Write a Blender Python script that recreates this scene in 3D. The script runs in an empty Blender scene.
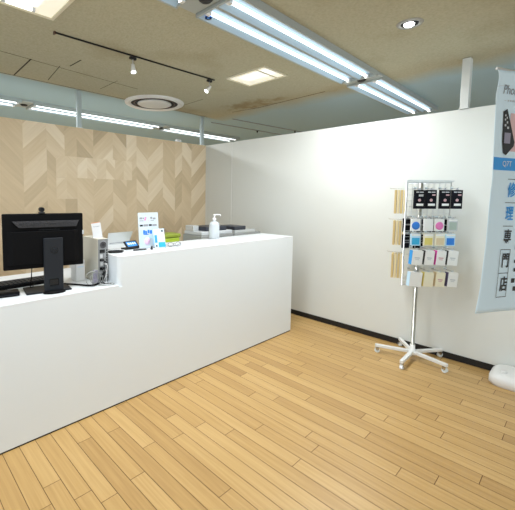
import bpy, bmesh, math, random
from mathutils import Vector, Matrix
random.seed(7)
S = bpy.context.scene
COL = S.collection
PI = math.pi

# ------------------------------------------------------------------ materials
def mat(name, col, rough=.5, metal=0, emit=0, ecol=None, var=0, vscale=20, bump=0, bscale=200, alpha=1, trans=0, spec=.5):
    m = bpy.data.materials.new(name); m.use_nodes = True
    nt = m.node_tree; b = nt.nodes['Principled BSDF']
    b.inputs['Base Color'].default_value = (*col, 1)
    b.inputs['Roughness'].default_value = rough
    b.inputs['Metallic'].default_value = metal
    b.inputs['Specular IOR Level'].default_value = spec
    if emit:
        b.inputs['Emission Color'].default_value = (*(ecol or col), 1)
        b.inputs['Emission Strength'].default_value = emit
    if trans: b.inputs['Transmission Weight'].default_value = trans
    if alpha < 1: b.inputs['Alpha'].default_value = alpha
    if var or bump:
        tc = nt.nodes.new('ShaderNodeTexCoord')
        n = nt.nodes.new('ShaderNodeTexNoise'); n.inputs['Scale'].default_value = vscale
        n.inputs['Detail'].default_value = 4
        nt.links.new(tc.outputs['Object'], n.inputs['Vector'])
        if var:
            mx = nt.nodes.new('ShaderNodeMix'); mx.data_type = 'RGBA'
            mx.inputs[6].default_value = (*[max(0, c*(1-var)) for c in col], 1)
            mx.inputs[7].default_value = (*[min(1, c*(1+var)) for c in col], 1)
            nt.links.new(n.outputs['Fac'], mx.inputs[0])
            nt.links.new(mx.outputs[2], b.inputs['Base Color'])
        if bump:
            n2 = nt.nodes.new('ShaderNodeTexNoise'); n2.inputs['Scale'].default_value = bscale
            nt.links.new(tc.outputs['Object'], n2.inputs['Vector'])
            bp = nt.nodes.new('ShaderNodeBump'); bp.inputs['Strength'].default_value = bump
            bp.inputs['Distance'].default_value = .01
            nt.links.new(n2.outputs['Fac'], bp.inputs['Height'])
            nt.links.new(bp.outputs['Normal'], b.inputs['Normal'])
    return m

def wood_mat(name, dark, mid, light, rough, grain=(3, 40), bump=.05, coat=0, gk=.75):
    """boards: the mesh carries a per-board 'tone' attribute and board-aligned UVs"""
    m = bpy.data.materials.new(name); m.use_nodes = True
    nt = m.node_tree; b = nt.nodes['Principled BSDF']; L = nt.links.new
    at = nt.nodes.new('ShaderNodeAttribute'); at.attribute_name = 'tone'
    uv = nt.nodes.new('ShaderNodeTexCoord')
    mp = nt.nodes.new('ShaderNodeMapping'); mp.inputs['Scale'].default_value = (grain[0], grain[1], 1)
    L(uv.outputs['UV'], mp.inputs['Vector'])
    n = nt.nodes.new('ShaderNodeTexNoise'); n.inputs['Scale'].default_value = 1; n.inputs['Detail'].default_value = 6
    n.inputs['Distortion'].default_value = .6
    L(mp.outputs['Vector'], n.inputs['Vector'])
    ma = nt.nodes.new('ShaderNodeMath'); ma.operation = 'MULTIPLY_ADD'; ma.inputs[1].default_value = gk; ma.inputs[2].default_value = -gk/2
    L(n.outputs['Fac'], ma.inputs[0])
    ad = nt.nodes.new('ShaderNodeMath'); ad.operation = 'ADD'
    L(at.outputs['Fac'], ad.inputs[0]); L(ma.outputs[0], ad.inputs[1])
    cr = nt.nodes.new('ShaderNodeValToRGB')
    cr.color_ramp.elements[0].color = (*dark, 1); cr.color_ramp.elements[0].position = 0
    cr.color_ramp.elements[1].color = (*light, 1); cr.color_ramp.elements[1].position = 1
    e = cr.color_ramp.elements.new(.5); e.color = (*mid, 1)
    L(ad.outputs[0], cr.inputs['Fac']); L(cr.outputs['Color'], b.inputs['Base Color'])
    b.inputs['Roughness'].default_value = rough
    b.inputs['Coat Weight'].default_value = coat; b.inputs['Coat Roughness'].default_value = .25
    bp = nt.nodes.new('ShaderNodeBump'); bp.inputs['Strength'].default_value = bump; bp.inputs['Distance'].default_value = .002
    L(n.outputs['Fac'], bp.inputs['Height']); L(bp.outputs['Normal'], b.inputs['Normal'])
    return m

M = {}
M['floor'] = wood_mat('oak_floor', (.36,.20,.065), (.52,.32,.115), (.66,.44,.185), .36, (2.2, 60), .05)
M['gap'] = mat('plank_gap', (.16,.08,.03), .7)
M['veneer'] = wood_mat('chevron_veneer', (.50,.38,.235), (.68,.53,.34), (.84,.71,.53), .55, (2.5, 30), .03, gk=.5)
M['wall'] = mat('partition_white', (.72,.735,.70), .6, var=.02, vscale=3, bump=.05, bscale=300)
M['wall_far'] = mat('distant_wall_grey', (.45,.48,.48), .8, var=.05, vscale=2)
M['baseb'] = mat('black_skirting', (.006,.006,.007), .5)
M['counter'] = mat('counter_laminate', (.80,.85,.88), .42, var=.01, vscale=4)
M['ctop'] = mat('counter_top_white', (.80,.83,.85), .3)
M['plinth'] = mat('counter_plinth_black', (.01,.01,.01), .5)
M['seam'] = mat('ceiling_seam_dark', (.035,.028,.018), .9)
M['post'] = mat('post_painted', (.72,.74,.72), .4)
M['white'] = mat('white_plastic', (.82,.82,.81), .4)
M['whitem'] = mat('white_metal', (.80,.80,.78), .35)
M['cream'] = mat('cream_enamel', (.80,.77,.62), .4)
M['reflector'] = mat('reflector_white', (.44,.60,.74), .5)
M['housing'] = mat('fixture_housing_grey', (.42,.46,.45), .5)
M['tube'] = mat('lit_tube', (1,1,1), .4, emit=1.7, ecol=(.97,.99,1))
M['tubefar'] = mat('lit_tube_far_row', (1,1,1), .4, emit=2, ecol=(.95,1,1))
M['diff'] = mat('lit_diffuser_warm', (1,.97,.85), .5, emit=.40, ecol=(1,.94,.76))
M['diffc'] = mat('lit_diffuser_bright', (.95,.97,1), .5, emit=.65, ecol=(.97,.97,.95))
M['lampw'] = mat('lit_spot_lamp', (1,1,1), .4, emit=12, ecol=(.95,.98,1))
M['bluest'] = mat('sticker_blue', (.03,.2,.75), .5)
M['black'] = mat('black_plastic', (.003,.003,.0035), .5, spec=.1)
M['blackm'] = mat('black_matte', (.01,.01,.011), .6)
M['dgrey'] = mat('charcoal_plastic', (.017,.0195,.024), .5, spec=.2)
M['vent'] = mat('monitor_vent_grey', (.03,.03,.034), .5, bump=.6, bscale=120)
M['logo'] = mat('logo_dark', (.004,.004,.004), .25)
M['beigecase'] = mat('case_light_grey_metal', (.60,.58,.50), .45, metal=.15)
M['steel'] = mat('steel_panel', (.28,.29,.29), .4, metal=.6)
M['chrome'] = mat('chromed_steel', (.62,.62,.60), .22, metal=1)
M['wire'] = mat('plated_wire', (.66,.68,.68), .3, metal=.7)
M['polem'] = mat('pole_satin_steel', (.48,.47,.42), .3, metal=.9)
M['caster'] = mat('caster_translucent', (.72,.72,.68), .25)
M['printer'] = mat('printer_grey', (.30,.31,.30), .5)
M['printerd'] = mat('printer_charcoal', (.03,.035,.05), .4)
M['laptop'] = mat('laptop_silver', (.62,.64,.64), .35, metal=.3)
M['lime'] = mat('lime_plastic', (.42,.55,.04), .5)
M['limed'] = mat('olive_lid', (.27,.33,.03), .5)
M['scr'] = mat('lit_screen_blue', (.05,.25,.7), .2, emit=.2, ecol=(.12,.4,.9))
M['scrw'] = mat('lit_screen_glyph', (.8,.9,1), .2, emit=.3)
M['paper'] = mat('paper_white', (.72,.73,.74), .7)
M['signsheet'] = mat('sign_pale_sheet', (.60,.68,.74), .6)
M['paperb'] = mat('paper_pale_blue', (.66,.80,.92), .6)
M['bottle'] = mat('bottle_translucent', (.74,.79,.82), .2, trans=.25)
M['blue'] = mat('print_blue', (.02,.20,.68), .5)
M['sky'] = mat('print_sky_blue', (.035,.33,.78), .5)
M['aqua'] = mat('print_aqua', (.03,.40,.70), .45)
M['palesky'] = mat('print_pale_sky', (.55,.78,.95), .5)
M['pink'] = mat('print_pink', (.80,.20,.50), .5)
M['palepink'] = mat('print_pale_pink', (.90,.62,.84), .5)
M['rose'] = mat('print_rose', (.65,.40,.42), .5)
M['magenta'] = mat('print_magenta', (.75,.06,.42), .5)
M['yellow'] = mat('print_mustard', (.74,.62,.16), .5)
M['tan'] = mat('print_tan', (.72,.58,.36), .5)
M['sand'] = mat('card_sand', (.66,.50,.22), .6)
M['sand2'] = mat('card_pale_sand', (.78,.66,.38), .6)
M['greenish'] = mat('print_grey_green', (.42,.50,.44), .5)
M['purple'] = mat('print_dark_purple', (.07,.05,.15), .5)
M['boxblack'] = mat('box_black_gloss', (.006,.006,.010), .5, spec=.12)
M['boxwhite'] = mat('box_white', (.86,.86,.84), .45)
M['boxcream'] = mat('box_cream', (.86,.81,.62), .45)
M['grey'] = mat('print_grey', (.30,.31,.33), .5)
M['lgrey'] = mat('print_light_grey', (.58,.60,.62), .5)
M['ink'] = mat('print_black', (.012,.012,.014), .5)
M['banner'] = mat('banner_cloth_pale_blue', (.74,.89,.98), .7)
M['skin'] = mat('print_skin_pink', (.74,.50,.50), .6)
M['orange'] = mat('print_orange', (.70,.28,.10), .5)
M['brown'] = mat('pen_brown', (.10,.05,.03), .4)
M['lilac'] = mat('adapter_grey_lilac', (.30,.28,.36), .5)
M['cgrey'] = mat('cable_grey', (.35,.36,.34), .5)

# ceiling: buff fissured tile over the shop, blending to blue-grey beyond the partitions, brown water stains
def ceiling_material():
    m = bpy.data.materials.new('ceiling_buff_and_grey'); m.use_nodes = True
    nt = m.node_tree; b = nt.nodes['Principled BSDF']; L = nt.links.new
    def math_(op, a, c=None, v=None, cl=False):
        n = nt.nodes.new('ShaderNodeMath'); n.operation = op; n.use_clamp = cl
        for i, x in enumerate((a, c)):
            if x is None: continue
            if isinstance(x, (int, float)): n.inputs[i].default_value = x
            else: L(x, n.inputs[i])
        return n.outputs[0]
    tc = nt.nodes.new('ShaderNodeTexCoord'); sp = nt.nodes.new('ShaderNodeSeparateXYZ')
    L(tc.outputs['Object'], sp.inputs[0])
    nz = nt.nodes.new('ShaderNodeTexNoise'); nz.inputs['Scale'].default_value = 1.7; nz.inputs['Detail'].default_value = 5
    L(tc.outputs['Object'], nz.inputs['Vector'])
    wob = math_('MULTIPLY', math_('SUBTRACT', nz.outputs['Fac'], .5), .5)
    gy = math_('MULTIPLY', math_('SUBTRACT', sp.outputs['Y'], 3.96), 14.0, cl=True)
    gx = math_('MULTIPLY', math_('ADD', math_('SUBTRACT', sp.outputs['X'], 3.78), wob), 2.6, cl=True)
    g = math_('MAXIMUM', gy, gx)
    fine = nt.nodes.new('ShaderNodeTexNoise'); fine.inputs['Scale'].default_value = 60; fine.inputs['Detail'].default_value = 5
    L(tc.outputs['Object'], fine.inputs['Vector'])
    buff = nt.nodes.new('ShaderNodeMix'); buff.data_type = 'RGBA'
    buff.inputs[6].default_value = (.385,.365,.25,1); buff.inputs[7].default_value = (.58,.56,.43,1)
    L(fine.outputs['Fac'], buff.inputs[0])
    st = nt.nodes.new('ShaderNodeTexNoise'); st.inputs['Scale'].default_value = 1.3; st.inputs['Detail'].default_value = 7
    mp = nt.nodes.new('ShaderNodeMapping'); mp.inputs['Location'].default_value = (3.1,1.7,0)
    L(tc.outputs['Object'], mp.inputs['Vector']); L(mp.outputs['Vector'], st.inputs['Vector'])
    stain = math_('MULTIPLY', math_('SUBTRACT', st.outputs['Fac'], .56), 5.0, cl=True)
    stain = math_('MULTIPLY', stain, .45)
    # a water mark by the partition corner
    dx = math_('MULTIPLY', math_('SUBTRACT', sp.outputs['X'], 3.62), 3.4); dy = math_('MULTIPLY', math_('SUBTRACT', sp.outputs['Y'], 3.05), 1.5)
    rr = math_('ADD', math_('MULTIPLY', dx, dx), math_('MULTIPLY', dy, dy))
    f2 = nt.nodes.new('ShaderNodeTexNoise'); f2.inputs['Scale'].default_value = 9; f2.inputs['Detail'].default_value = 6
    L(tc.outputs['Object'], f2.inputs['Vector'])
    mk = math_('MULTIPLY', math_('SUBTRACT', math_('SUBTRACT', math_('MULTIPLY', f2.outputs['Fac'], 2.2), .55), rr), 1.6, cl=True)
    stain = math_('MAXIMUM', stain, math_('MULTIPLY', mk, .6))
    sm = nt.nodes.new('ShaderNodeMix'); sm.data_type = 'RGBA'
    L(stain, sm.inputs[0]); L(buff.outputs[2], sm.inputs[6]); sm.inputs[7].default_value = (.27,.19,.085,1)
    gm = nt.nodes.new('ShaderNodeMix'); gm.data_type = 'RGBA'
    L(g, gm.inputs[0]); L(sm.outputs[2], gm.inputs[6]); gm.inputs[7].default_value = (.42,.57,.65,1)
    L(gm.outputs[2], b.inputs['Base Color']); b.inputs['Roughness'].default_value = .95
    b.inputs['Specular IOR Level'].default_value = .1
    bp = nt.nodes.new('ShaderNodeBump'); bp.inputs['Strength'].default_value = .5; bp.inputs['Distance'].default_value = .006
    L(fine.outputs['Fac'], bp.inputs['Height']); L(bp.outputs['Normal'], b.inputs['Normal'])
    return m
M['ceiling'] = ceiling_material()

# ------------------------------------------------------------------ mesh helpers
class MB:
    def __init__(s): s.b = bmesh.new(); s.m = 0
    def _mark(s, fs):
        for f in fs: f.material_index = s.m
    def box(s, x0, y0, z0, x1, y1, z1, bev=0, mt=None, seg=2):
        t = bmesh.new()
        vs = [t.verts.new(p) for p in [(x0,y0,z0),(x1,y0,z0),(x1,y1,z0),(x0,y1,z0),(x0,y0,z1),(x1,y0,z1),(x1,y1,z1),(x0,y1,z1)]]
        for f in [(3,2,1,0),(4,5,6,7),(0,1,5,4),(1,2,6,5),(2,3,7,6),(3,0,4,7)]: t.faces.new([vs[i] for i in f])
        if bev: bmesh.ops.bevel(t, geom=t.edges[:], offset=bev, segments=seg, affect='EDGES', profile=.5)
        return s.add(t, mt)
    def add(s, t, mt=None, smooth=None):
        if mt is not None: bmesh.ops.transform(t, matrix=mt, verts=t.verts)
        me = bpy.data.meshes.new('tmp'); t.to_mesh(me); t.free()
        n0 = len(s.b.faces)
        s.b.from_mesh(me); bpy.data.meshes.remove(me)
        s.b.faces.ensure_lookup_table()
        for f in s.b.faces[n0:]:
            f.material_index = s.m
            if smooth is not None: f.smooth = smooth
        return s
    def prism(s, pts, z0, z1, bev=0, mt=None):
        """polygon in xy extruded in z"""
        t = bmesh.new()
        a = [t.verts.new((p[0],p[1],z0)) for p in pts]; c = [t.verts.new((p[0],p[1],z1)) for p in pts]
        t.faces.new(a[::-1]); t.faces.new(c)
        n = len(pts)
        for i in range(n): t.faces.new((a[i],a[(i+1)%n],c[(i+1)%n],c[i]))
        bmesh.ops.recalc_face_normals(t, faces=t.faces)
        if bev: bmesh.ops.bevel(t, geom=t.edges[:], offset=bev, segments=2, affect='EDGES', profile=.5)
        return s.add(t, mt)
    def lathe(s, prof, n=24, mt=None, smooth=True):
        """profile [(r,z)...] around z"""
        t = bmesh.new(); rings = []
        for r, z in prof:
            if r < 1e-6: rings.append([t.verts.new((0,0,z))])
            else: rings.append([t.verts.new((r*math.cos(2*PI*i/n), r*math.sin(2*PI*i/n), z)) for i in range(n)])
        for a, c in zip(rings, rings[1:]):
            for i in range(n):
                j = (i+1) % n
                if len(a) == 1 and len(c) == 1: continue
                if len(a) == 1: t.faces.new((a[0], c[i], c[j]))
                elif len(c) == 1: t.faces.new((a[i], a[j], c[0]))
                else: t.faces.new((a[i], a[j], c[j], c[i]))
        bmesh.ops.recalc_face_normals(t, faces=t.faces)
        return s.add(t, mt, smooth)
    def cyl(s, p0, p1, r, n=12, r2=None):
        p0, p1 = Vector(p0), Vector(p1); d = p1-p0
        q = Vector((0,0,1)).rotation_difference(d).to_matrix().to_4x4()
        r2 = r if r2 is None else r2
        return s.lathe([(0,0),(r,0),(r,0),(r2,d.length),(r2,d.length),(0,d.length)], n, Matrix.Translation(p0) @ q)
    def tube(s, pts, r, n=8, smooth_steps=6, closed=False):
        P = [Vector(p) for p in pts]
        if smooth_steps and len(P) > 2:
            Q = []
            for i in range(len(P)-1):
                a = P[max(i-1,0)]; b_, c = P[i], P[i+1]; d = P[min(i+2, len(P)-1)]
                for k in range(smooth_steps):
                    u = k/smooth_steps
                    Q.append(.5*((2*b_)+(c-a)*u+(2*a-5*b_+4*c-d)*u*u+(3*b_-a-3*c+d)*u**3))
            Q.append(P[-1]); P = Q
        t = bmesh.new(); rings = []; up = Vector((0,0,1))
        for i, p in enumerate(P):
            d = (P[min(i+1,len(P)-1)]-P[max(i-1,0)]).normalized()
            ref = up if abs(d.dot(up)) < .95 else Vector((1,0,0))
            x = d.cross(ref).normalized(); y = d.cross(x).normalized()
            rings.append([t.verts.new(p+r*(math.cos(2*PI*k/n)*x+math.sin(2*PI*k/n)*y)) for k in range(n)])
        for a, c in zip(rings, rings[1:]):
            for k in range(n): t.faces.new((a[k],a[(k+1)%n],c[(k+1)%n],c[k]))
        t.faces.new(rings[0][::-1]); t.faces.new(rings[-1])
        bmesh.ops.recalc_face_normals(t, faces=t.faces)
        return s.add(t, None, True)
    def build(s, name, m, parent=None):
        me = bpy.data.meshes.new(name); s.b.to_mesh(me); s.b.free()
        for x in (m if isinstance(m, (list, tuple)) else [m]): me.materials.append(M[x])
        o = bpy.data.objects.new(name, me); COL.objects.link(o)
        if parent: o.parent = parent
        return o

def tag(o, label, cat, group=None, kind=None):
    if label: o['label'] = label
    if cat: o['category'] = cat
    if group: o['group'] = group
    if kind: o['kind'] = kind
    return o
def thing(name, loc, label, cat, group=None, rz=0, rot=None):
    o = bpy.data.objects.new(name, None); COL.objects.link(o); o.location = loc
    o.rotation_euler = rot if rot else (0,0,rz); o.empty_display_size = .05
    return tag(o, label, cat, group)
def struct(name, mb, m):
    return tag(mb.build(name, m), None, None, kind='structure')
def dup(src, parent=None):
    c = src.copy(); COL.objects.link(c)
    if parent: c.parent = parent
    for ch in list(src.children): dup(ch, c)
    return c
def box(*a, **k): return MB().box(*a, **k)
def text_mesh(s, size, depth=.0008, bold=False):
    """flat lettering from the built-in font, centred at the origin in xy"""
    cu = bpy.data.curves.new('lettering', 'FONT'); cu.body = s; cu.size = size; cu.extrude = depth
    cu.align_x = 'CENTER'; cu.align_y = 'CENTER'; cu.resolution_u = 3
    if bold: cu.offset = size*.016
    ob = bpy.data.objects.new('lettering', cu); COL.objects.link(ob)
    dg = bpy.context.evaluated_depsgraph_get(); dg.update()
    me = bpy.data.meshes.new_from_object(ob.evaluated_get(dg))
    bpy.data.objects.remove(ob); bpy.data.curves.remove(cu)
    t = bmesh.new(); t.from_mesh(me); bpy.data.meshes.remove(me)
    return t

# ------------------------------------------------------------------ the place (metres): x runs along the counter, y towards the chevron wall
WX, BY, CZ, WT = 3.703, 3.991, 2.595, 2.175
CF, LOW, HIGH, XS, XE, YB = 2.10, .82, 1.011, 1.174, 3.20, 2.50

# floor: individual planks in one mesh
def build_floor():
    b = bmesh.new(); uvl = b.loops.layers.uv.new('UVMap'); tl = b.faces.layers.float.new('tone')
    x0, y0, x1, y1 = -2.5, -2.6, 7.5, 7.2
    def quad(xa, ya, xb, yb, z, mi, tone, uo, vo):
        vs = [b.verts.new(p) for p in ((xa,ya,z),(xb,ya,z),(xb,yb,z),(xa,yb,z))]
        f = b.faces.new(vs); f.material_index = mi; f[tl] = tone
        for l in f.loops: l[uvl].uv = (l.vert.co.y+uo, l.vert.co.x+vo)
    quad(x0,y0,x1,y1,-.002,1,0,0,0)
    lower = [b.verts.new(p) for p in ((x0,y0,-.05),(x0,y1,-.05),(x1,y1,-.05),(x1,y0,-.05))]
    b.faces.new(lower).material_index = 1
    J = {-5:1.60,-1:1.91,0:1.48,1:1.88,2:1.63,3:1.11,5:1.76,6:1.57,7:1.40,9:1.31,10:.98,11:1.07,12:.6,13:.45,14:.83,15:.3,16:.93,17:.82,18:.53,19:1.67,20:1.58,21:.28,22:.75,23:.29,25:1.74,26:1.31,27:1.19}
    w, Lp, g = .085, .98, .0015
    rnd = random.Random(3)
    for k in range(int((x0-.882)/w), int((x1-.882)/w)):
        xa = .882+k*w; ph = J.get(k, rnd.uniform(0, Lp))
        n = math.floor((y0-ph)/Lp)
        y = ph+n*Lp
        while y < y1:
            ya, yb = max(y, y0), min(y+Lp, y1)
            if yb-ya > .01:
                quad(xa+g, ya+g, xa+w-g, yb-g, 0, 0, min(.9, max(.12, rnd.gauss(.5,.11))), rnd.uniform(0,50), rnd.uniform(0,50))
            y += Lp
    me = bpy.data.meshes.new('floor'); b.to_mesh(me); b.free()
    me.materials.append(M['floor']); me.materials.append(M['gap'])
    o = bpy.data.objects.new('floor', me); COL.objects.link(o); o['kind'] = 'structure'
build_floor()

# chevron wall
def build_chevron():
    b = bmesh.new(); uvl = b.loops.layers.uv.new('UVMap'); tl = b.faces.layers.float.new('tone')
    xa, xb = -1.2, WX
    t = bmesh.new()
    def face(pts, tone, sl, uo):
        vs = [b.verts.new(p) for p in pts]; f = b.faces.new(vs); f[tl] = tone
        a = math.atan(sl); c_, s_ = math.cos(a), math.sin(a)
        for l in f.loops:
            x, z = l.vert.co.x, l.vert.co.z
            l[uvl].uv = (x*c_+z*s_+uo, -x*s_+z*c_+uo*1.3)
    edges = [-1.2,-.96,-.76,-.51,-.30,-.06,.18,.41,.66,.905,1.146,1.381,1.574,1.711,1.91,2.161,2.348,2.494,2.668,2.91,3.117,3.243,3.419,WX]
    up = [1 if (i % 2) else -1 for i in range(len(edges))]
    i0 = edges.index(1.146); 
    rnd = random.Random(11)
    for i in range(len(edges)-1):
        e0, e1 = edges[i], edges[i+1]
        sgn = 1 if (i-i0) % 2 == 0 else -1
        sl = 1.02*sgn; h = .20; off = rnd.uniform(0, h)
        z = -1+off
        while z < WT+1:
            hh = h*rnd.choice([.8,1,1,1.25]); za, zb = z, z+hh; z = zb
            # parallelogram clipped to 0..WT
            pts = [(e0,za),(e1,za+sl*(e1-e0)),(e1,zb+sl*(e1-e0)),(e0,zb)]
            for lim, keep in ((0, lambda v: v >= 0), (WT, lambda v: v <= WT)):
                out = []
                for k in range(len(pts)):
                    p, q = pts[k], pts[(k+1) % len(pts)]
                    if keep(p[1]): out.append(p)
                    if keep(p[1]) != keep(q[1]):
                        u = (lim-p[1])/(q[1]-p[1]); out.append((p[0]+u*(q[0]-p[0]), lim))
                pts = out
                if len(pts) < 3: break
            if len(pts) < 3: continue
            face([(p[0], BY, p[1]) for p in pts], min(.95, max(.08, rnd.gauss(.52,.24))), sl, rnd.uniform(0,40))
    # inserted square panels, where the pattern restarts
    for (px0, pz0, s_) in [(1.476,1.61,.235),(1.476,1.372,.235),(1.714,1.61,.235),(1.952,1.61,.235),(2.190,1.61,.235)]:
        m_ = px0+s_*.5
        for k in range(-3, 3):
            for (ea, eb, sl) in ((px0, m_, 1.05), (m_, px0+s_, -1.05)):
                z0 = pz0+k*.13; 
                pts = [(ea,z0+(0 if sl > 0 else .12)),(eb,z0+(.12 if sl > 0 else 0)),(eb,z0+.13+(.12 if sl > 0 else 0)),(ea,z0+.13+(0 if sl > 0 else .12))]
                for lim, keep in ((pz0, lambda v: v >= pz0), (pz0+s_, lambda v: v <= pz0+s_)):
                    out = []
                    for q_ in range(len(pts)):
                        p, q = pts[q_], pts[(q_+1) % len(pts)]
                        if keep(p[1]): out.append(p)
                        if keep(p[1]) != keep(q[1]):
                            u = (lim-p[1])/(q[1]-p[1]); out.append((p[0]+u*(q[0]-p[0]), lim))
                    pts = out
                    if len(pts) < 3: break
                if len(pts) >= 3:
                    face([(p[0], BY-.0025, p[1]) for p in pts], min(.95, max(.3, rnd.gauss(.66,.10))), sl, rnd.uniform(0,40))
    for f in b.faces:
        f.normal_update()
        if f.normal.y > 0: f.normal_flip()
    me = bpy.data.meshes.new('wall_back'); 
    # the slab behind
    x0, x1, y0, y1, z1 = -1.2, WX+.05, BY+.0005, BY+.05, WT
    vs = [b.verts.new(p) for p in [(x0,y0,0),(x1,y0,0),(x1,y1,0),(x0,y1,0),(x0,y0,z1),(x1,y0,z1),(x1,y1,z1),(x0,y1,z1)]]
    for f in [(3,2,1,0),(4,5,6,7),(0,1,5,4),(1,2,6,5),(2,3,7,6),(3,0,4,7)]: b.faces.new([vs[i] for i in f]).material_index = 1
    b.to_mesh(me); b.free()
    me.materials.append(M['veneer']); me.materials.append(M['wall'])
    o = bpy.data.objects.new('wall_back', me); COL.objects.link(o); o['kind'] = 'structure'
build_chevron()

# right partition of abutting white boards, with a visible joint
w = MB()
for a, c in ((-2.4, 3.452), (3.458, BY)): w.box(WX, a, 0, WX+.05, c, WT)
w.box(WX+.006, 3.44, 0, WX+.044, 3.47, WT-.001)
struct('wall_right', w, 'wall')
struct('trim_1', box(WX-.004, 3.4525, .055, WX+.004, 3.4575, WT), 'white')
struct('baseboard_right', box(WX-.008, -2.4, 0, WX, BY, .055, bev=.001), 'baseb')
# ceiling
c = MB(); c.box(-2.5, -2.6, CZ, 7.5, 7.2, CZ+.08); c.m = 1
def strip(p, q, wd):
    p, q = Vector((*p,0)), Vector((*q,0)); d = (q-p).normalized(); n_ = Vector((-d.y,d.x,0))*wd/2
    c.prism([p+n_, p-n_, q-n_, q+n_], CZ-.0015, CZ+.001)
strip((-2.4,3.975),(3.7,3.975),.006)
strip((1.061,3.40),(1.074,3.965),.012); strip((1.387,3.115),(1.376,3.328),.010); strip((1.309,3.393),(1.373,3.885),.006)
strip((.6,3.37),(1.16,3.42),.004); strip((1.159,3.42),(2.2,3.50),.003); strip((1.90,3.40),(1.904,3.79),.004); strip((.4,3.1),(.42,3.96),.005)
strip((3.0,3.30),(3.02,3.9),.004); strip((3.75,2.1),(3.80,3.1),.008); strip((3.80,3.1),(3.74,3.5),.006)
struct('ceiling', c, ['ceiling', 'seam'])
# the market hall beyond: distant walls
struct('wall_far_right', box(7.4,-2.5,0,7.5,7.2,CZ), 'wall_far')
struct('wall_far_back', box(-2.5,7.1,0,7.4,7.2,CZ), 'wall_far')

# posts from the top of the partitions up to the ceiling
M['postd'] = mat('post_steel_grey', (.46,.54,.55), .4)
def post(x, y, label, hw=.03, mm='postd'):
    t = thing('support_post', (x,y,WT), label, 'post', 'ceiling posts on the partitions')
    box(-hw,-hw*.8,0,hw,hw*.8,CZ-WT-.004, bev=.003).build('shaft', mm, t)
    box(-hw-.008,-hw*.8-.006,0,hw+.008,hw*.8+.006,.008, bev=.002).build('foot_plate', 'post', t)
post(WX+.025, .79, 'white square post on the right partition beside the banner top', .037, 'post')
post(1.754, BY+.026, 'pale post standing on the chevron wall left of the round ceiling vent', .026)
post(3.64, BY+.026, 'pale post standing on the chevron wall close to the room corner', .026)
t = thing('wall_clip_box', (3.19, BY+.02, WT), 'small white plastic box on top edge of the chevron wall', 'box')
box(-.045,-.015,0,.045,.02,.035, bev=.008).build('body', 'white', t)
box(-.03,-.017,.012,.03,-.0145,.022).build('slot', 'lgrey', t)

# ------------------------------------------------------------------ ceiling lights
def strip_light(x0, x1, y0, y1, label, tube, sticker=False, group='twin tube ceiling lights', energy=0):
    L = x1-x0; Wd = y1-y0
    t = thing('ceiling_light', (x0, y0, CZ), label, 'ceiling light', group)
    mb = MB(); mb.box(0,0,-.012,L,Wd,-.0005)
    for yy in (0, Wd-.012): mb.box(0,yy,-.05,L,yy+.012,-.012)
    for xx in (0, L-.014): mb.box(xx,.012,-.046,xx+.014,Wd-.012,-.012)
    mb.box(.014, Wd/2-.012, -.044, L-.014, Wd/2+.012, -.012)
    mb.build('housing', 'housing', t)
    for s_ in (0, 1):
        ya = .012 if s_ == 0 else Wd/2+.012; yb = Wd/2-.012 if s_ == 0 else Wd-.012
        r = MB()     # trough reflector: two sloping sides
        for (p, q) in (((ya,-.046),((ya*.72+yb*.28),-.016)), (((ya*.28+yb*.72),-.016),(yb,-.046)), (((ya*.72+yb*.28),-.016),((ya*.28+yb*.72),-.016))):
            e_ = .0012
            r.prism([(p[0],p[1]),(q[0],q[1]),(q[0],q[1]+e_),(p[0],p[1]+e_)], .014, L-.014, mt=Matrix(((0,0,1,0),(1,0,0,0),(0,1,0,0),(0,0,0,1))))
        r.build('reflector', 'reflector', t)
        ym = (ya+yb)/2
        MB().cyl((.05,ym,-.036),(L-.05,ym,-.036),.0125,12).build('tube', tube, t)
        for xx in (.014, L-.044): box(xx,ym-.016,-.054,xx+.03,ym+.016,-.018, bev=.004).build('lamp_holder', 'white', t)
    if sticker:
        MB().cyl((.060,Wd-.055,-.049),(.060,Wd-.055,-.0405),.022,16).build('sticker', 'bluest', t)
    if energy:       # what each lit tube gives off, one narrow lamp along the underside of each tube
        for ym in ((.012+Wd/2-.012)/2, (Wd/2+.012+Wd-.012)/2):
            li = bpy.data.lights.new('tube_glow', 'AREA'); li.shape = 'RECTANGLE'; li.size = L-.1; li.size_y = .022
            li.energy = energy; li.color = (.93,.97,1)
            lo = bpy.data.objects.new('tube_glow', li); COL.objects.link(lo); lo.parent = t; lo.location = (L/2, ym, -.0495)
    return t
YA, YC = 1.43, 1.785
strip_light(1.555, 3.49, YA, YC, 'long twin tube ceiling light with a blue sticker at its near end', 'tube', True, energy=1)
strip_light(3.615, 5.38, YA, YC, 'twin tube ceiling light running out over the top of the right partition', 'tube', energy=1)
strip_light(-.535, 1.40, YA, YC, 'twin tube ceiling light only just showing at the top edge of the view', 'tube', energy=1)
def joiner(x0, x1, y0, y1, label, hole=True):
    t = thing('light_joiner', ((x0+x1)/2, (y0+y1)/2, CZ), label, 'connector plate', 'plates joining the ceiling lights')
    hx, hy = (x1-x0)/2-.004, (y1-y0)/2
    box(-hx,-hy,-.028,hx,hy,-.0005, bev=.003).build('plate', 'housing', t)
    MB().lathe([(0,-.046),(.03,-.044),(.042,-.034),(.045,-.028),(0,-.028)], 20).build('sensor', 'blackm' if hole else 'lgrey', t)
joiner(3.49,3.615,YA,YC,'grey joiner plate between the two long lights above the right partition')
joiner(1.40,1.555,YA,YC,'grey joiner plate with a dark round sensor at the top edge of the view')
FA, FB = 4.86, 5.21
strip_light(-.54,1.40,FA,FB,'far row twin tube light at the left edge above the chevron wall','tubefar', energy=1.1)
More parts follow.
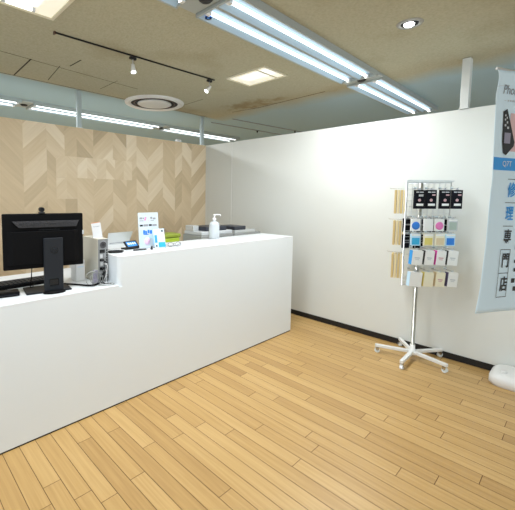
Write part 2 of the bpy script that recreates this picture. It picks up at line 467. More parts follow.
strip_light(1.545,3.55,FA,FB,'far row twin tube light seen behind the left post above the chevron wall','tubefar', energy=1.1)
strip_light(3.70,5.43,FA,FB,'far row twin tube light ending above the room corner','tubefar', energy=1.1)
joiner(1.40,1.545,FA,FB,'far row joiner plate with dark dot at the left above the chevron wall')
joiner(3.55,3.70,FA,FB,'far row joiner plate above the chevron wall just below the round vent')

def troffer(cx, cy, wx, wy, label):
    t = thing('square_ceiling_light', (cx,cy,CZ), label, 'ceiling light', 'cream square ceiling lights')
    f = MB(); a, c_ = wx/2, wy/2; e = .022
    f.box(-a,-c_,-.012,a,-c_+e,-.0005); f.box(-a,c_-e,-.012,a,c_,-.0005); f.box(-a,-c_+e,-.012,-a+e,c_-e,-.0005); f.box(a-e,-c_+e,-.012,a,c_-e,-.0005)
    f.build('frame', 'cream', t)
    box(-a+e,-c_+e,-.006,a-e,c_-e,-.001).build('diffuser', 'diff', t)
    box(-a+.07,-c_+e,-.0075,a-.13,c_-.10,-.006).build('bright_panel', 'diffc', t)
    box(-a+e,-c_+.10,-.0095,a-e,-c_+.125,-.0076).build('crossbar', 'cream', t)
    return t
troffer(2.81,2.315,.36,.48,'cream square ceiling light between the track and the long tube light')
t = troffer(.76,2.30,.36,.48,'cream square ceiling light cut by the top left corner of the view')
MB().cyl((-.13,.16,-.022),(.02,.16,-.022),.011,10).build('tube', 'tubefar', t)
for x in (-.14,.03): box(x-.01,.15,-.032,x+.01,.17,-.0077, bev=.002).build('lamp_holder','lgrey',t)

# recessed adjustable downlight
t = thing('downlight', (2.715,.915,CZ), 'round recessed downlight in the ceiling above the display rack', 'downlight')
MB().lathe([(.052,-.001),(.058,-.007),(.078,-.006),(.082,-.0005)], 32).build('trim_ring', 'cgrey', t)
MB().lathe([(.0,-.0015),(.058,-.0015),(.058,-.004),(0,-.003)], 32).build('dark_well', 'blackm', t)
MB().lathe([(.0,-.016),(.018,-.018),(.030,-.012),(.033,-.0045),(0,-.0045)], 24, Matrix.Translation((.0,.004,0))).build('lamp', 'lampw', t)

# round vent
t = thing('ceiling_vent', (2.68,3.86,CZ), 'large round white ceiling vent with dark ring above the chevron wall', 'ceiling vent')
MB().lathe([(.295,-.010),(.305,-.024),(.345,-.026),(.37,-.014),(.375,-.0005)], 48).build('outer_ring', 'whitem', t)
MB().lathe([(0,-.001),(.30,-.001),(.30,-.008),(0,-.008)], 48).build('dark_gap', 'blackm', t)
MB().lathe([(0,-.032),(.16,-.032),(.20,-.026),(.215,-.018),(.21,-.0085),(0,-.0085)], 48).build('centre_disc', 'whitem', t)
MB().lathe([(.25,-.0085),(.248,-.014),(.254,-.016),(.26,-.014),(.258,-.0085)], 48).build('louvre_ring', 'brown', t)

# lighting track with two spots
t = thing('lighting_track', (1.02,2.72,CZ), 'thin dark lighting track fixed along the ceiling', 'lighting track', rz=math.atan2(-.045,1.56))
box(0,-.0055,-.012,1.57,.0055,-.0005, bev=.002).build('rail', 'blackm', t)
box(-.012,-.013,-.02,.0,.013,-.0005).build('end_cap', 'brown', t)
def spot(x, y, label, ax, ay):
    s_ = thing('track_spotlight', (x,y,CZ-.018), label, 'spotlight', 'small white spots on the ceiling track')
    box(-.03,-.012,-.02,.03,.012,0, bev=.003).build('track_adapter', 'blackm', s_)
    MB().cyl((0,0,-.02),(0,0,-.085),.005,8).build('stem', 'white', s_)
    d = Vector((ax,ay,-1)).normalized(); p = Vector((0,0,-.075))-d*.02
    q = Vector((0,0,1)).rotation_difference(-d).to_matrix().to_4x4()
    MB().lathe([(0,.03),(.014,.028),(.016,0),(.022,-.03),(.026,-.05),(.023,-.052),(.018,-.04),(0,-.04)], 18, Matrix.Translation(p+d*.03) @ q).build('lamp_head', 'white', s_)
    MB().lathe([(0,-.040),(.0178,-.0402),(.0178,-.044),(0,-.046)], 16, Matrix.Translation(p+d*.03) @ q).build('lamp', 'lampw', s_)
spot(1.655,2.700,'white track spotlight nearer the middle of the track',-.1,-.35)
spot(2.52,2.676,'white track spotlight hanging at the right end of the track, tilted',-.9,.1)
# thin cable trays beyond the partition
for (p, q, lb) in (((4.05,3.78),(6.1,3.60),'nearer thin dark rail on the ceiling beyond the partition'), ((4.0,4.19),(6.1,4.03),'farther thin dark rail on the ceiling beyond the partition')):
    P, Q = Vector((*p,CZ)), Vector((*q,CZ)); ln = (Q-P).length
    t = thing('ceiling_rail', P, lb, 'rail', 'rails on the ceiling beyond the partition', rz=math.atan2(Q.y-P.y, Q.x-P.x))
    box(0,-.005,-.012,ln,.005,-.0005, bev=.001).build('rail', 'grey', t)
    for u in ((.72,.88) if p[0] > 4.02 else (.5,)):
        MB().cyl((ln*u,0,-.012),(ln*u,0,-.04),.012,10).build('hanger','blackm',t)

# ------------------------------------------------------------------ reception counter (one built-in unit)
t = thing('reception_counter', (0,0,0), 'long white reception counter with a lower left section and raised right section', 'counter')
def rc(x, y, r, a0, a1, n=6): return [(x+r*math.cos(math.radians(a0+(a1-a0)*i/n)), y+r*math.sin(math.radians(a0+(a1-a0)*i/n))) for i in range(n+1)]
MB().box(-.9,CF,.010,XS,2.88,LOW-.012).build('lower_body', 'counter', t)
r = .035
MB().prism([(XS,YB)]+rc(XS+r,CF+r,r,180,270)+[(XE,CF),(XE,YB)], LOW-.012, HIGH-.012).build('raised_body', 'counter', t)
MB().box(XS,CF,.010,XE,YB,LOW-.012).build('right_body', 'counter', t)
MB().box(-.9,CF,LOW-.012,XS,2.88,LOW, bev=.0015).build('lower_top', 'ctop', t)
MB().prism([(XS,YB)]+rc(XS+r,CF+r,r,180,270)+[(XE,CF),(XE,YB)], HIGH-.012, HIGH, bev=.0012).build('raised_top', 'ctop', t)
MB().box(-.88,CF+.002,0,XE-.003,2.49,.010).build('plinth', 'plinth', t)
# desks behind the counter
t = thing('side_desk', (1.22,2.54,0), 'white side desk behind the raised counter carrying the laptop', 'desk')
box(0,0,.93,.60,.56,.96, bev=.002).build('desk_top', 'ctop', t)
for x in (.02,.54):
    for y in (.02,.50): box(x,y,0,x+.04,y+.04,.93).build('leg', 'whitem', t)
t = thing('back_desk', (1.95,2.62,0), 'white back desk hidden behind the raised counter carrying the printer', 'desk')
box(0,0,.80,1.58,.75,.83, bev=.002).build('desk_top', 'ctop', t)
for x in (.02,1.52):
    for y in (.02,.69): box(x,y,0,x+.04,y+.04,.80).build('leg', 'whitem', t)

# ------------------------------------------------------------------ monitor
am = math.radians(-9.3)
t = thing('monitor', (.79,2.225,LOW), 'black desktop monitor seen from behind on its stand on the lower counter', 'monitor', rz=am)
# local: x along the panel, -y towards the viewer; stand foot at the origin
x0, x1, z0, z1 = -.263, .190, .152, .482
box(x0,.012,z0,x1,.040,z1, bev=.006).build('panel_housing', 'black', t)
box(x0+.008,.0385,z0+.012,x1-.008,.0415,z1-.008).build('screen', 'logo', t)
MB().prism([(x0+.05,-.001),(x1-.06,-.001),(x1-.03,.013),(x0+.02,.013)], z0+.03, z1-.105, bev=.003).build('rear_bulge', 'black', t)
v = MB(); v.prism([(x0+.085,z1-.082),(x1-.045,z1-.082),(x1-.028,z1-.044),(x0+.05,z1-.044)], -.012, .0, mt=Matrix.Rotation(PI/2,4,'X'))
for i in range(3): v.box(x0+.088,-.002,z1-.075+i*.009,x1-.05,.0008,z1-.071+i*.009)
v.build('vent_grille', 'vent', t)
box(-.07,.0095,z1-.100,.05,.0125,z1-.096).build('model_plate', 'dgrey', t)
w0, w1 = -.050, .058
nk = MB(); nk.prism([(w0,-.026),(w1,-.026),(w1+.003,-.006),(w0-.003,-.006)], .004, .335, bev=.004); nk.build('stand_neck', 'dgrey', t)
box(-.022,-.0285,.045,.030,-.0255,.085, bev=.004).build('cable_hole', 'logo', t)
box(-.02,-.0062,.22,.03,.0,.30).build('mount_block', 'dgrey', t)
lg = MB(); lg.lathe([(.019,-.0004),(.0215,-.0012),(.0215,.0012),(.019,.0004)], 32, Matrix.Translation((.008,-.0265,.262)) @ Matrix.Rotation(PI/2,4,'X'))
tm = text_mesh('hp', .030); bmesh.ops.transform(tm, matrix=Matrix.Translation((.008,-.0268,.262)) @ Matrix.Rotation(PI/2,4,'X') @ Matrix.Shear('XY',4,(.15,0)) , verts=tm.verts)
lg.add(tm); lg.build('round_logo', 'logo', t)
MB().prism([(-.150,-.015),(.110,-.015),(.110,.160),(-.150,.160)], 0, .010, bev=.004).build('stand_base', 'dgrey', t)
MB().lathe([(0,.0),(.062,0),(.066,.006),(.060,.014),(0,.016)], 32, Matrix.Translation((.004,-.03,0)) @ Matrix.Diagonal((1,.55,1,1))).build('swivel_foot', 'black', t)
box(x1-.006,.004,.345,x1+.004,.030,.372, bev=.003).build('side_button', 'lgrey', t)
MB().tube([(-.07,.20,.028),(-.10,.13,.012),(-.115,.09,.03),(-.113,.05,.09),(-.112,.025,.156)], .0028).build('cable', 'black', t)
t = thing('webcam', (.745,2.262,LOW+.482), 'small black webcam perched on top of the monitor', 'webcam', rz=am)
box(-.016,-.022,0,.016,.018,.010, bev=.003).build('clip', 'blackm', t)
MB().cyl((0,-.022,.024),(0,.022,.024),.0145,16).build('camera_body', 'black', t)
MB().cyl((0,.0215,.024),(0,.024,.024),.009,16).build('lens', 'logo', t)

# keyboard
t = thing('keyboard', (.69,2.53,LOW), 'black keyboard lying behind the monitor stand', 'keyboard', rz=math.radians(2))
kb = MB(); kb.prism([(-.075,0),(.075,0),(.075,.026),(-.075,.016)], -.20, .20, bev=.002, mt=Matrix.Rotation(PI/2,4,'Z') @ Matrix.Rotation(PI/2,4,'X'))
kb.build('case', 'black', t)
ks = MB()
for i in range(14):
    for j in range(5): ks.box(-.19+i*.0272,-.062+j*.0262,.0175+(4-j)*.0,-.19+i*.0272+.023,-.062+j*.0262+.022,.0265, bev=.002, seg=1)
ks.build('keys', 'dgrey', t)
t = thing('card_reader', (.555,2.305,LOW), 'small black card reader box at the left edge beside the monitor stand', 'card reader', rz=math.radians(-9))
box(-.062,-.045,0,.062,.045,.026, bev=.006).build('body', 'black', t)
box(-.05,-.0465,.008,.05,-.044,.013).build('slot', 'dgrey', t)
box(-.045,-.02,.0255,.02,.025,.0275).build('top_panel', 'dgrey', t)

# computer tower
t = thing('computer_tower', (1.134,2.240,LOW), 'slim grey desktop computer standing on the counter, rear ports towards the viewer', 'computer')
H = .302; hw = .038
MB().box(-hw,.003,0,hw,.245,H, bev=.004).build('case', 'beigecase', t)
box(-hw+.002,0,.002,hw-.002,.0035,H-.003, bev=.001).build('rear_panel', 'steel', t)
MB().lathe([(.010,-.001),(.024,-.0025),(.026,.001),(.010,.001)], 24, Matrix.Translation((.0,.0,H-.042)) @ Matrix.Rotation(PI/2,4,'X')).build('fan_ring', 'grey', t)
MB().cyl((0,-.0016,H-.042),(0,.001,H-.042),.0235,20).build('fan_grille', 'blackm', t)
for (a, z, b_, z2, mm) in ((-.026,.205,.012,.228,'logo'),(-.024,.170,-.004,.196,'lgrey'),(.002,.172,.02,.198,'grey'),(-.026,.150,.004,.164,'logo'),(-.022,.118,-.002,.142,'lgrey'),(.004,.12,.02,.146,'logo'),(-.026,.088,.012,.108,'logo'),(-.024,.05,-.010,.078,'grey'),(-.002,.05,.012,.078,'blackm'),(-.026,.02,.015,.04,'blackm')):
    box(a,-.0018,z,b_,.001,z2, bev=.001, seg=1).build('port', mm, t)
sl = MB()
for i in range(12): sl.box(.022,-.0016,.03+i*.017,.031,.001,.030+i*.017+.009)
sl.build('slot_vents', 'logo', t)
for i, (x, z, mm) in enumerate(((-.01,.158,'blackm'),(.008,.13,'white'),(-.006,.10,'blackm'),(.006,.085,'white'),(-.014,.06,'logo'))):
    pl = MB().box(x-.007,-.022,z-.006,x+.007,-.0015,z+.006, bev=.002); pl.build('plug', mm, t)
    k = MB().tube([(x,-.021,z),(x+.004,-.034,z-.012),(x+.002-.004*i,-.034,z*.5),(x-.008*i+.005,-.030,.012),(-.02+.01*i,-.05-.006*i,.004)], .0024); k.build('plug_cable', 'white' if mm == 'white' else 'blackm', t)
# blank price-card stand on the tower
t = thing('card_stand', (1.132,2.31,LOW+H), 'white upright card in a clear stand on top of the computer', 'card stand', rz=math.radians(-32))
box(-.034,-.012,0,.034,.022,.003, bev=.001).build('foot', 'white', t)
mt = Matrix.Rotation(math.radians(-10),4,'X') @ Matrix.Rotation(math.radians(-9),4,'Y')
MB().box(-.031,-.0015,.002,.031,.0015,.108, mt=mt).build('card', 'paper', t)
MB().box(-.031,-.0025,.104,.031,-.0016,.108, mt=mt).build('top_stripe', 'orange', t)
sm = MB(); sm.box(-.018,-.0022,.076,-.012,-.0016,.082, mt=mt); sm.box(-.006,-.0022,.077,.022,-.0016,.080, mt=mt); sm.build('small_print', 'grey', t)
# white box beside it
t = thing('network_box', (1.03,2.40,LOW), 'small white upright box between the monitor and the computer', 'network box')
box(-.032,-.03,0,.032,.06,.15, bev=.005).build('body', 'white', t)
box(-.02,-.0312,.10,.02,-.0298,.104).build('indicator', 'palesky', t)
# cables
t = thing('power_adapter', (1.068,2.225,LOW), 'grey lilac plug and cable bundle beside the computer', 'power adapter')
box(-.018,-.014,0,.016,.014,.040, bev=.004).build('adapter_body', 'lilac', t)
box(-.012,-.012,.040,.014,.012,.098, bev=.004).build('plug_body', 'lilac', t)
k = MB()
for (cx_, cz_, rx, rz_, yy) in ((-.035,.050,.042,.046,-.02),(.0,.045,.044,.040,-.018),(-.005,.055,.028,.048,-.026)):
    k.tube([(cx_+rx*math.cos(a), yy+.004*math.sin(3*a), cz_+rz_*math.sin(a)) for a in [2*PI*i/14 for i in range(15)]], .0021, smooth_steps=3)
k.build('coiled_cable', 'cgrey', t)
tag(MB().tube([(.905,2.34,LOW+.009),(.95,2.28,LOW+.009),(.985,2.225,LOW+.009),(1.02,2.185,LOW+.009),(1.06,2.19,LOW+.009),(1.10,2.222,LOW+.012)], .006).build('power_cable', 'black'),
    'thick black cable curving over the lower counter from monitor to computer', 'cable')
tag(MB().tube([(1.085,2.16,LOW+.0035),(1.14,2.135,LOW+.0035),(1.166,2.15,LOW+.0035),(1.160,2.185,LOW+.0035),(1.11,2.195,LOW+.0035),(1.07,2.185,LOW+.0035),(1.085,2.16,LOW+.0035)], .0026).build('thin_cable', 'cgrey'),
    'thin grey cable looped flat in front of the computer', 'cable')
# ------------------------------------------------------------------ things on and behind the raised counter
t = thing('laptop', (1.682,3.005,.96), 'open silver laptop seen from the back of its lid', 'laptop', rz=math.radians(4))
MB().box(-.125,.0,0,.125,.085,.014, bev=.004).build('base', 'laptop', t)
ml = Matrix.Translation((0,.006,.012)) @ Matrix.Rotation(math.radians(16),4,'X')
MB().prism([(-.125,0),(.118,0),(.140,.105),(-.125,.105)], -.004, .004, bev=.002, mt=ml @ Matrix.Rotation(PI/2,4,'X')).build('lid', 'laptop', t)
MB().cyl((-.1,.004,.013),(.1,.004,.013),.006,10).build('hinge', 'grey', t)
tl_ = MB(); tl_.box(-.012,-.0055,.02,.012,-.0042,.024, mt=ml); tl_.build('small_mark', 'lgrey', t)

t = thing('payment_terminal', (1.43,2.34,HIGH), 'small dark terminal with a lit blue screen beside the standing sign', 'payment terminal', rz=math.radians(6))
mtt = Matrix.Rotation(math.radians(38),4,'X')
MB().box(-.062,.0,0,.062,.07,.010, bev=.003).build('foot', 'dgrey', t)
mtt = Matrix.Translation((0,-.004,.011)) @ Matrix.Rotation(math.radians(40),4,'X')
MB().box(-.056,0,-.006,.058,.070,.006, bev=.004, mt=mtt).build('tablet_body', 'dgrey', t)
MB().box(-.044,.012,.006,.046,.058,.0072, mt=mtt).build('screen', 'scr', t)
g_ = MB()
for (a, c_) in ((-.035,-.02),(-.012,.0),(.008,.02),(.028,.038)): g_.box(a,.03,.0072,c_,.048,.0078, mt=mtt)
g_.build('screen_digits', 'scrw', t)
t = thing('coin_tray', (1.248,2.275,HIGH), 'flat black oval tray at the left end of the raised counter', 'tray', rz=math.radians(-22))
MB().lathe([(0,0),(.042,0),(.052,.008),(.050,.012),(.043,.006),(0,.005)], 32, Matrix.Diagonal((1.1,.66,1,1))).build('dish', 'blackm', t)
MB().lathe([(.0485,.0115),(.051,.0135),(.053,.0115)], 32, Matrix.Diagonal((1.1,.66,1,1))).build('rim', 'dgrey', t)
t = thing('business_card_pile', (1.30,2.40,HIGH), 'small pale grey pile of cards behind the black tray', 'cards', rz=math.radians(10))
for i in range(4): MB().box(-.04+.002*i,-.022,.0018*i,.04+.001*i,.022,.0018*i+.0015).build('card', 'lgrey' if i % 2 else 'paper', t)

# standing leaflet sign
t = thing('tabletop_sign', (1.568,2.325,HIGH), 'tall white printed sign standing on the raised counter', 'sign', rz=math.radians(-2))
box(-.092,-.025,0,.092,.04,.004, bev=.001).build('foot', 'bottle', t)
mt = Matrix.Translation((0,0,.003)) @ Matrix.Rotation(math.radians(-5),4,'X')
MB().box(-.090,-.0015,0,.090,.0015,.272, mt=mt).build('sheet', 'signsheet', t)
def patch(name, m, *rects):
    for (a, z, c_, z2) in rects: MB().box(a,-.0026,z,c_,-.0014,z2, mt=mt).build(name, m, t)
patch('headline', 'lgrey', *[(-.06+i*.018,.258,-.06+i*.018+.011,.264) for i in range(7)])
patch('picture_row', 'grey', (-.078,.222,-.055,.236),(-.05,.224,-.036,.234),(.018,.222,.036,.238),(.042,.218,.066,.232),(-.078,.207,-.045,.212),(.02,.207,.05,.212))
patch('pink_spot', 'pink', (-.038,.212,-.022,.222),(-.03,.226,-.018,.236),(-.002,.206,.004,.210))
patch('caption_band', 'ink', (-.078,.166,-.052,.180),(.002,.167,.028,.181))
patch('caption_band_light', 'grey', (-.046,.165,-.006,.182),(.034,.166,.074,.180))
patch('blue_figures', 'blue', (-.052,.108,-.034,.136),(-.032,.104,-.018,.130),(-.012,.112,.004,.138),(.008,.106,.028,.134),(-.05,.100,-.005,.106))
patch('pale_blue_panel', 'palesky', (-.078,.01,-.058,.14),(.032,.02,.084,.15),(-.05,.07,.03,.088))
pk = MB(); pk.lathe([(0,0),(.026,0),(.026,.0012),(0,.0012)], 20, mt @ Matrix.Translation((-.018,-.0016,.052)) @ Matrix.Rotation(PI/2,4,'X') @ Matrix.Diagonal((1,1.15,1,1))); pk.build('pink_circle', 'palepink', t)
# clear leaflet holder
t = thing('leaflet_holder', (1.628,2.265,HIGH), 'pale blue leaflet in a clear holder leaning before the tall sign', 'leaflet holder', rz=math.radians(-12))
mt = Matrix.Translation((0,-.002,.003)) @ Matrix.Rotation(math.radians(-16),4,'X')
box(-.048,-.012,0,.048,.045,.004, bev=.001).build('foot', 'bottle', t)
MB().box(-.046,-.001,0,.046,.001,.150, mt=mt).build('leaflet', 'paperb', t)
patch('cream_picture', 'boxcream', (.006,.05,.044,.12)); patch('blue_panel', 'aqua', (-.012,.004,.044,.042)); patch('dark_mark', 'ink', (-.036,.008,-.024,.022),(.020,.124,.034,.138))
patch('blue_stripe', 'sky', (-.04,.04,-.02,.10))
t = thing('pen_stand', (1.735,2.36,HIGH), 'thin dark pen upright in a stand right of the leaflet', 'pen stand')
MB().lathe([(0,0),(.016,0),(.016,.006),(.006,.012),(.0045,.03),(0,.03)], 20).build('stand', 'blackm', t)
MB().cyl((0,0,.012),(.001,0,.135),.0042,10).build('pen', 'brown', t)
t = thing('black_pen', (1.44,2.255,HIGH), 'black pen lying on the counter before the tall sign', 'pen', rz=math.radians(-6))
MB().cyl((-.055,0,.006),(.045,0,.006),.006,12).build('barrel', 'ink', t); MB().cyl((.045,0,.006),(.062,0,.006),.005,12,r2=.001).build('tip', 'grey', t)
t = thing('ink_stamp', (1.53,2.24,HIGH), 'tiny black stamp standing below the tall sign', 'stamp')
MB().lathe([(0,0),(.010,0),(.010,.010),(.006,.014),(.007,.026),(0,.028)], 16).build('body', 'ink', t)
t = thing('reading_glasses', (1.755,2.255,HIGH), 'folded brown grey glasses lying right of the leaflet', 'glasses', rz=math.radians(-8))
for s_ in (-1,1):
    MB().tube([(s_*.034+.026*math.cos(a),-.004,.020+.016*math.sin(a)) for a in [2*PI*i/16 for i in range(17)]], .0028, smooth_steps=2).build('lens_rim', 'grey', t)
MB().tube([(-.008,-.004,.024),(0,-.006,.028),(.008,-.004,.024)], .0022).build('bridge', 'grey', t)
MB().tube([(-.06,-.002,.022),(-.03,.012,.006),(.05,.016,.005)], .0026).build('temple', 'grey', t); MB().tube([(.06,-.002,.022),(.03,.022,.008),(-.05,.026,.005)], .0026).build('temple', 'grey', t)
# sheet under clear mat
t = thing('paper_sheet', (2.03,2.30,HIGH), 'pale blue printed sheet lying flat left of the pump bottle', 'paper', rz=math.radians(-3))
box(-.20,-.10,0,.20,.10,.0012).build('sheet', 'paper', t)
q = MB()
for i in range(7): q.box(-.17+i*.05,-.07+.02*(i%3),.0012,-.17+i*.05+.036,.05-.03*(i%2),.0016)
q.build('printed_boxes', 'paperb', t)
# pump bottle
t = thing('pump_bottle', (2.392,2.45,HIGH), 'white pump bottle of hand sanitiser on the raised counter', 'bottle')
MB().lathe([(0,0),(.044,0),(.050,.005),(.051,.05),(.050,.135),(.046,.150),(.030,.164),(.017,.170),(.016,.176),(0,.176)], 32).build('body', 'bottle', t)
MB().lathe([(0,.174),(.019,.174),(.019,.194),(.014,.200),(.006,.183),(.006,.224),(0,.224)], 20).build('collar', 'white', t)
pm = MB(); pm.box(-.014,-.009,.222,.016,.009,.236, bev=.004); pm.tube([(.012,0,.231),(.045,-.012,.231),(.060,-.018,.227),(.062,-.019,.216)], .0055); pm.build('pump_head', 'white', t)

# printer
t = thing('printer', (2.72,2.86,.83), 'grey and black printer behind the raised counter left of the pump bottle', 'printer')
box(-.25,-.14,0,.24,.16,.175, bev=.008).build('body', 'printer', t)
box(-.2530,-.13,.045,-.2495,.01,.125).build('output_slot', 'logo', t)
box(-.235,-.13,.175,.235,.155,.215, bev=.008).build('scanner_lid', 'lgrey', t)
box(-.15,-.11,.2155,.16,.12,.262, bev=.008).build('document_feeder', 'printerd', t)
box(-.24,.0,.2155,-.16,.13,.272, bev=.006).build('paper_rest', 'laptop', t)
box(-.14,-.1475,.130,.05,-.1395,.15, bev=.002).build('control_strip', 'dgrey', t)
t = thing('flatbed_scanner', (3.26,2.90,.83), 'low grey scanner with black lid seen right of the pump bottle', 'scanner')
box(-.24,-.14,0,.24,.16,.165, bev=.01).build('body', 'printer', t)
box(-.22,-.13,.165,.15,.14,.198, bev=.006).build('glass_frame', 'laptop', t)
box(-.22,-.12,.1985,-.02,.13,.243, bev=.008).build('lid', 'printerd', t)
box(-.10,-.143,.10,.15,-.1385,.14, bev=.002).build('front_slot', 'grey', t)
t = thing('storage_box', (2.10,2.80,.83), 'lime green box with olive lid behind the raised counter', 'box')
MB().prism([(-.095,-.07),(.095,-.07),(.10,.07),(-.10,.07)], 0, .185, bev=.01).build('body', 'lime', t)
box(-.104,-.078,.185,.104,.078,.222, bev=.01).build('lid', 'limed', t)

# ------------------------------------------------------------------ spinner display rack
RC = Vector((3.452,1.007,0))
ang = math.atan2(-.678,.7352)
t = thing('display_rack', RC, 'white wheeled spinner rack of wire panels holding small packaged goods', 'display rack', rz=ang)
rack = t
for i in range(5):
    a = math.radians(38+72*i)-ang
    R_ = Matrix.Rotation(a,4,'Z')
    lg = bpy.data.objects.new('tmp',None); bpy.data.objects.remove(lg)
    q = MB(); q.prism([(.0,-.016),(.292,-.014),(.298,-.008),(.298,.008),(.292,.014),(.0,.016)], .052, .077, bev=.003, mt=R_)
    leg = q.build('leg', 'whitem', t)
    w_ = MB(); pass
    w_.cyl((.278,-.011,.022),(.278,.011,.022),.022,20)
    w_.b.transform(R_); w_.build('caster_wheel', 'caster', leg)
    w_ = MB(); w_.box(.262,-.014,.026,.290,-.0115,.053); w_.box(.262,.0115,.026,.290,.014,.053); w_.box(.262,-.014,.046,.290,.014,.053)
    w_.cyl((.278,-.0155,.022),(.278,.0155,.022),.005,10); w_.b.transform(R_); w_.build('caster_fork', 'chrome', leg)
MB().lathe([(0,.045),(.036,.045),(.038,.060),(.034,.085),(.022,.092),(.020,.13),(0,.13)], 24).build('hub', 'whitem', t)
MB().cyl((0,0,.10),(0,0,1.55),.0155,20).build('pole', 'polem', t)
a_s = .37; ap = a_s/(2*math.sqrt(3)); ZB, ZT = .70, 1.545
def panel_mat(k):   # k=0 front (faces -y local), 1 left, 2 right
    return Matrix.Rotation([0,-2*PI/3,2*PI/3][k],4,'Z') @ Matrix.Translation((0,-ap,0))
for k in range(3):
    q = MB()
    xs = [-.18+i*.045 for i in range(9)]
    for x in xs: q.box(x-.0016,-.0016,ZB,x+.0016,.0016,ZT)
    n = 18
    for j in range(n):
        z = ZB+(ZT-ZB)*j/(n-1); q.box(-.183,-.0034,z-.0016,.183,-.0016,z+.0016)
    for x in (-.183,.183): q.cyl((x,0,ZB-.01),(x,0,ZT+.01),.004,8)
    q.b.transform(panel_mat(k)); q.build('wire_panel', 'wire', t)
q = MB()
for z in (ZT+.006, ZB-.006):
    for k in range(3):
        mt_ = panel_mat(k); q.cyl(mt_ @ Vector((-.185,0,z)), mt_ @ Vector((.185,0,z)), .0035, 8)
        q.cyl(mt_ @ Vector((0,0,z)), (0,0,z), .003, 8)
q.build('hub_frame', 'wire', t)
q = MB(); q.box(-.187,-.010,ZT+.012,.20,-.006,ZT+.022); q.b.transform(panel_mat(0)); q.build('top_rail', 'wire', t)

def hook(k, x, z, ln=.075):
    q = MB(); q.tube([(x,math.copysign(.001,-ln),z),(x,-ln,z),(x,-ln-math.copysign(.006,ln),z+.008)], .0018, n=6, smooth_steps=0); q.box(x-.012,-.0055,z-.006,x+.012,-.0035,z+.012)
    q.b.transform(panel_mat(k)); q.build('hook', 'chrome', rack)
RM = Matrix.Translation(RC) @ Matrix.Rotation(ang,4,'Z')
def package(k, x, z0, z1, wd, dp, y, body, label, group, side=None, deco=(), tilt=0, name='packaged_film'):
    """hangs from a hook; local origin at its bottom centre, -y is its front"""
    p = RM @ panel_mat(k) @ Vector((x, y, z0))
    rz = ang+[0,-2*PI/3,2*PI/3][k]
    o = thing(name, p, label, 'package', group, rz=rz)
    h = z1-z0
    mt = Matrix.Rotation(tilt,4,'Y')
    MB().box(-wd/2,-dp/2,0,wd/2,dp/2,h, bev=.0012, mt=mt).build('carton', body, o)
    q = MB(); q.box(-.011,-.0006,h,.011,.0006,h+.016, mt=mt); q.build('hang_tab', 'lgrey', o)
    if side: MB().box(-wd/2-.0008,-dp/2,0.001,-wd/2+.0002,dp/2,h-.001, mt=mt).build('side_panel', side, o)
    for (nm, mm, kind, a, b1, c_, d_) in deco:
        if kind == 'r': MB().box(a*wd,-dp/2-.0009,b1*h,c_*wd,-dp/2+.0002,d_*h, mt=mt).build(nm, mm, o)
        else:
            q = MB(); q.lathe([(0,0),(c_*wd,0),(c_*wd,.0012),(c_*wd*.6,.003 if kind == 'b' else .0014),(0,.004 if kind == 'b' else .0015)], 20, mt @ Matrix.Translation((a*wd,-dp/2,b1*h)) @ Matrix.Rotation(PI/2,4,'X')); q.build(nm, mm, o)
    return o
# row 1: black boxes
r1 = [(-.116,'first from the left'),(-.022,'second from the left'),(.090,'third from the left'),(.187,'fourth, at the right end')]
for i, (x, s_) in enumerate(r1):
    z0 = 1.333+.001*i
    hook(0, x-.002, z0+.165)
    deco = [('title_text','lgrey','r',-.36,.86,-.08,.91),('title_text','lgrey','r',-.02,.86,.34,.91),('small_text','grey','r',.0,.72,.34,.78),('round_picture','rose','c',-.02,.46,.14,0),('white_label','boxwhite','r',-.30,.16,.36,.28)]
    if i: deco[2] = ('small_text','rose','r',.05,.70,.36,.77)
    if i == 0: deco.append(('extra_text','lgrey','r',-.1,.66,.32,.76))
    package(0, x-.002, z0, z0+.152, .084, .018, -.070, 'boxblack', 'black boxed film in the top row of the rack, '+s_, 'black boxes in the top row', deco=deco)
# rows 2 and 3: small clear-fronted packs
for row, z0, items in ((2,1.153,[(-.118,'blue','boxwhite','clear pack with a bright blue round item, left of second rack row'),(-.014,'boxwhite','boxwhite','plain white small pack in the second rack row'),(.075,'pink','boxwhite','small pack with a pink round item in the second rack row'),(.185,'greenish','lgrey','grey green small pack at the right end of second rack row')]),
                     (3,1.030,[(-.113,'aqua','palesky','small pack with light blue item, left of the third rack row'),(-.008,'yellow','boxcream','mustard yellow small pack in the third rack row'),(.087,'tan','boxcream','tan small pack in the third rack row'),(.172,'blue','palesky','small pack with mid blue item, right end of third rack row')])):
    for i, (x, cc, body, lb) in enumerate(items):
        hook(0, x-.003, z0+.110)
        if row == 2:
            deco = [('round_item',cc,'b',0,.42,.42,0),('header_card','boxwhite','r',-.46,.80,.46,.97)] if cc in ('blue','pink') else [('inner_card',cc,'r',-.38,.10,.38,.74),('header_card','boxwhite','r',-.46,.82,.46,.97)]
        else:
            deco = [('coloured_item',cc,'r',-.40,.08,.40,.66),('header_card','boxwhite','r',-.46,.82,.46,.97)]
        package(0, x-.003, z0, z0+.098, .078, .012, -.045, body, lb, 'small packs in the middle rows', deco=deco)
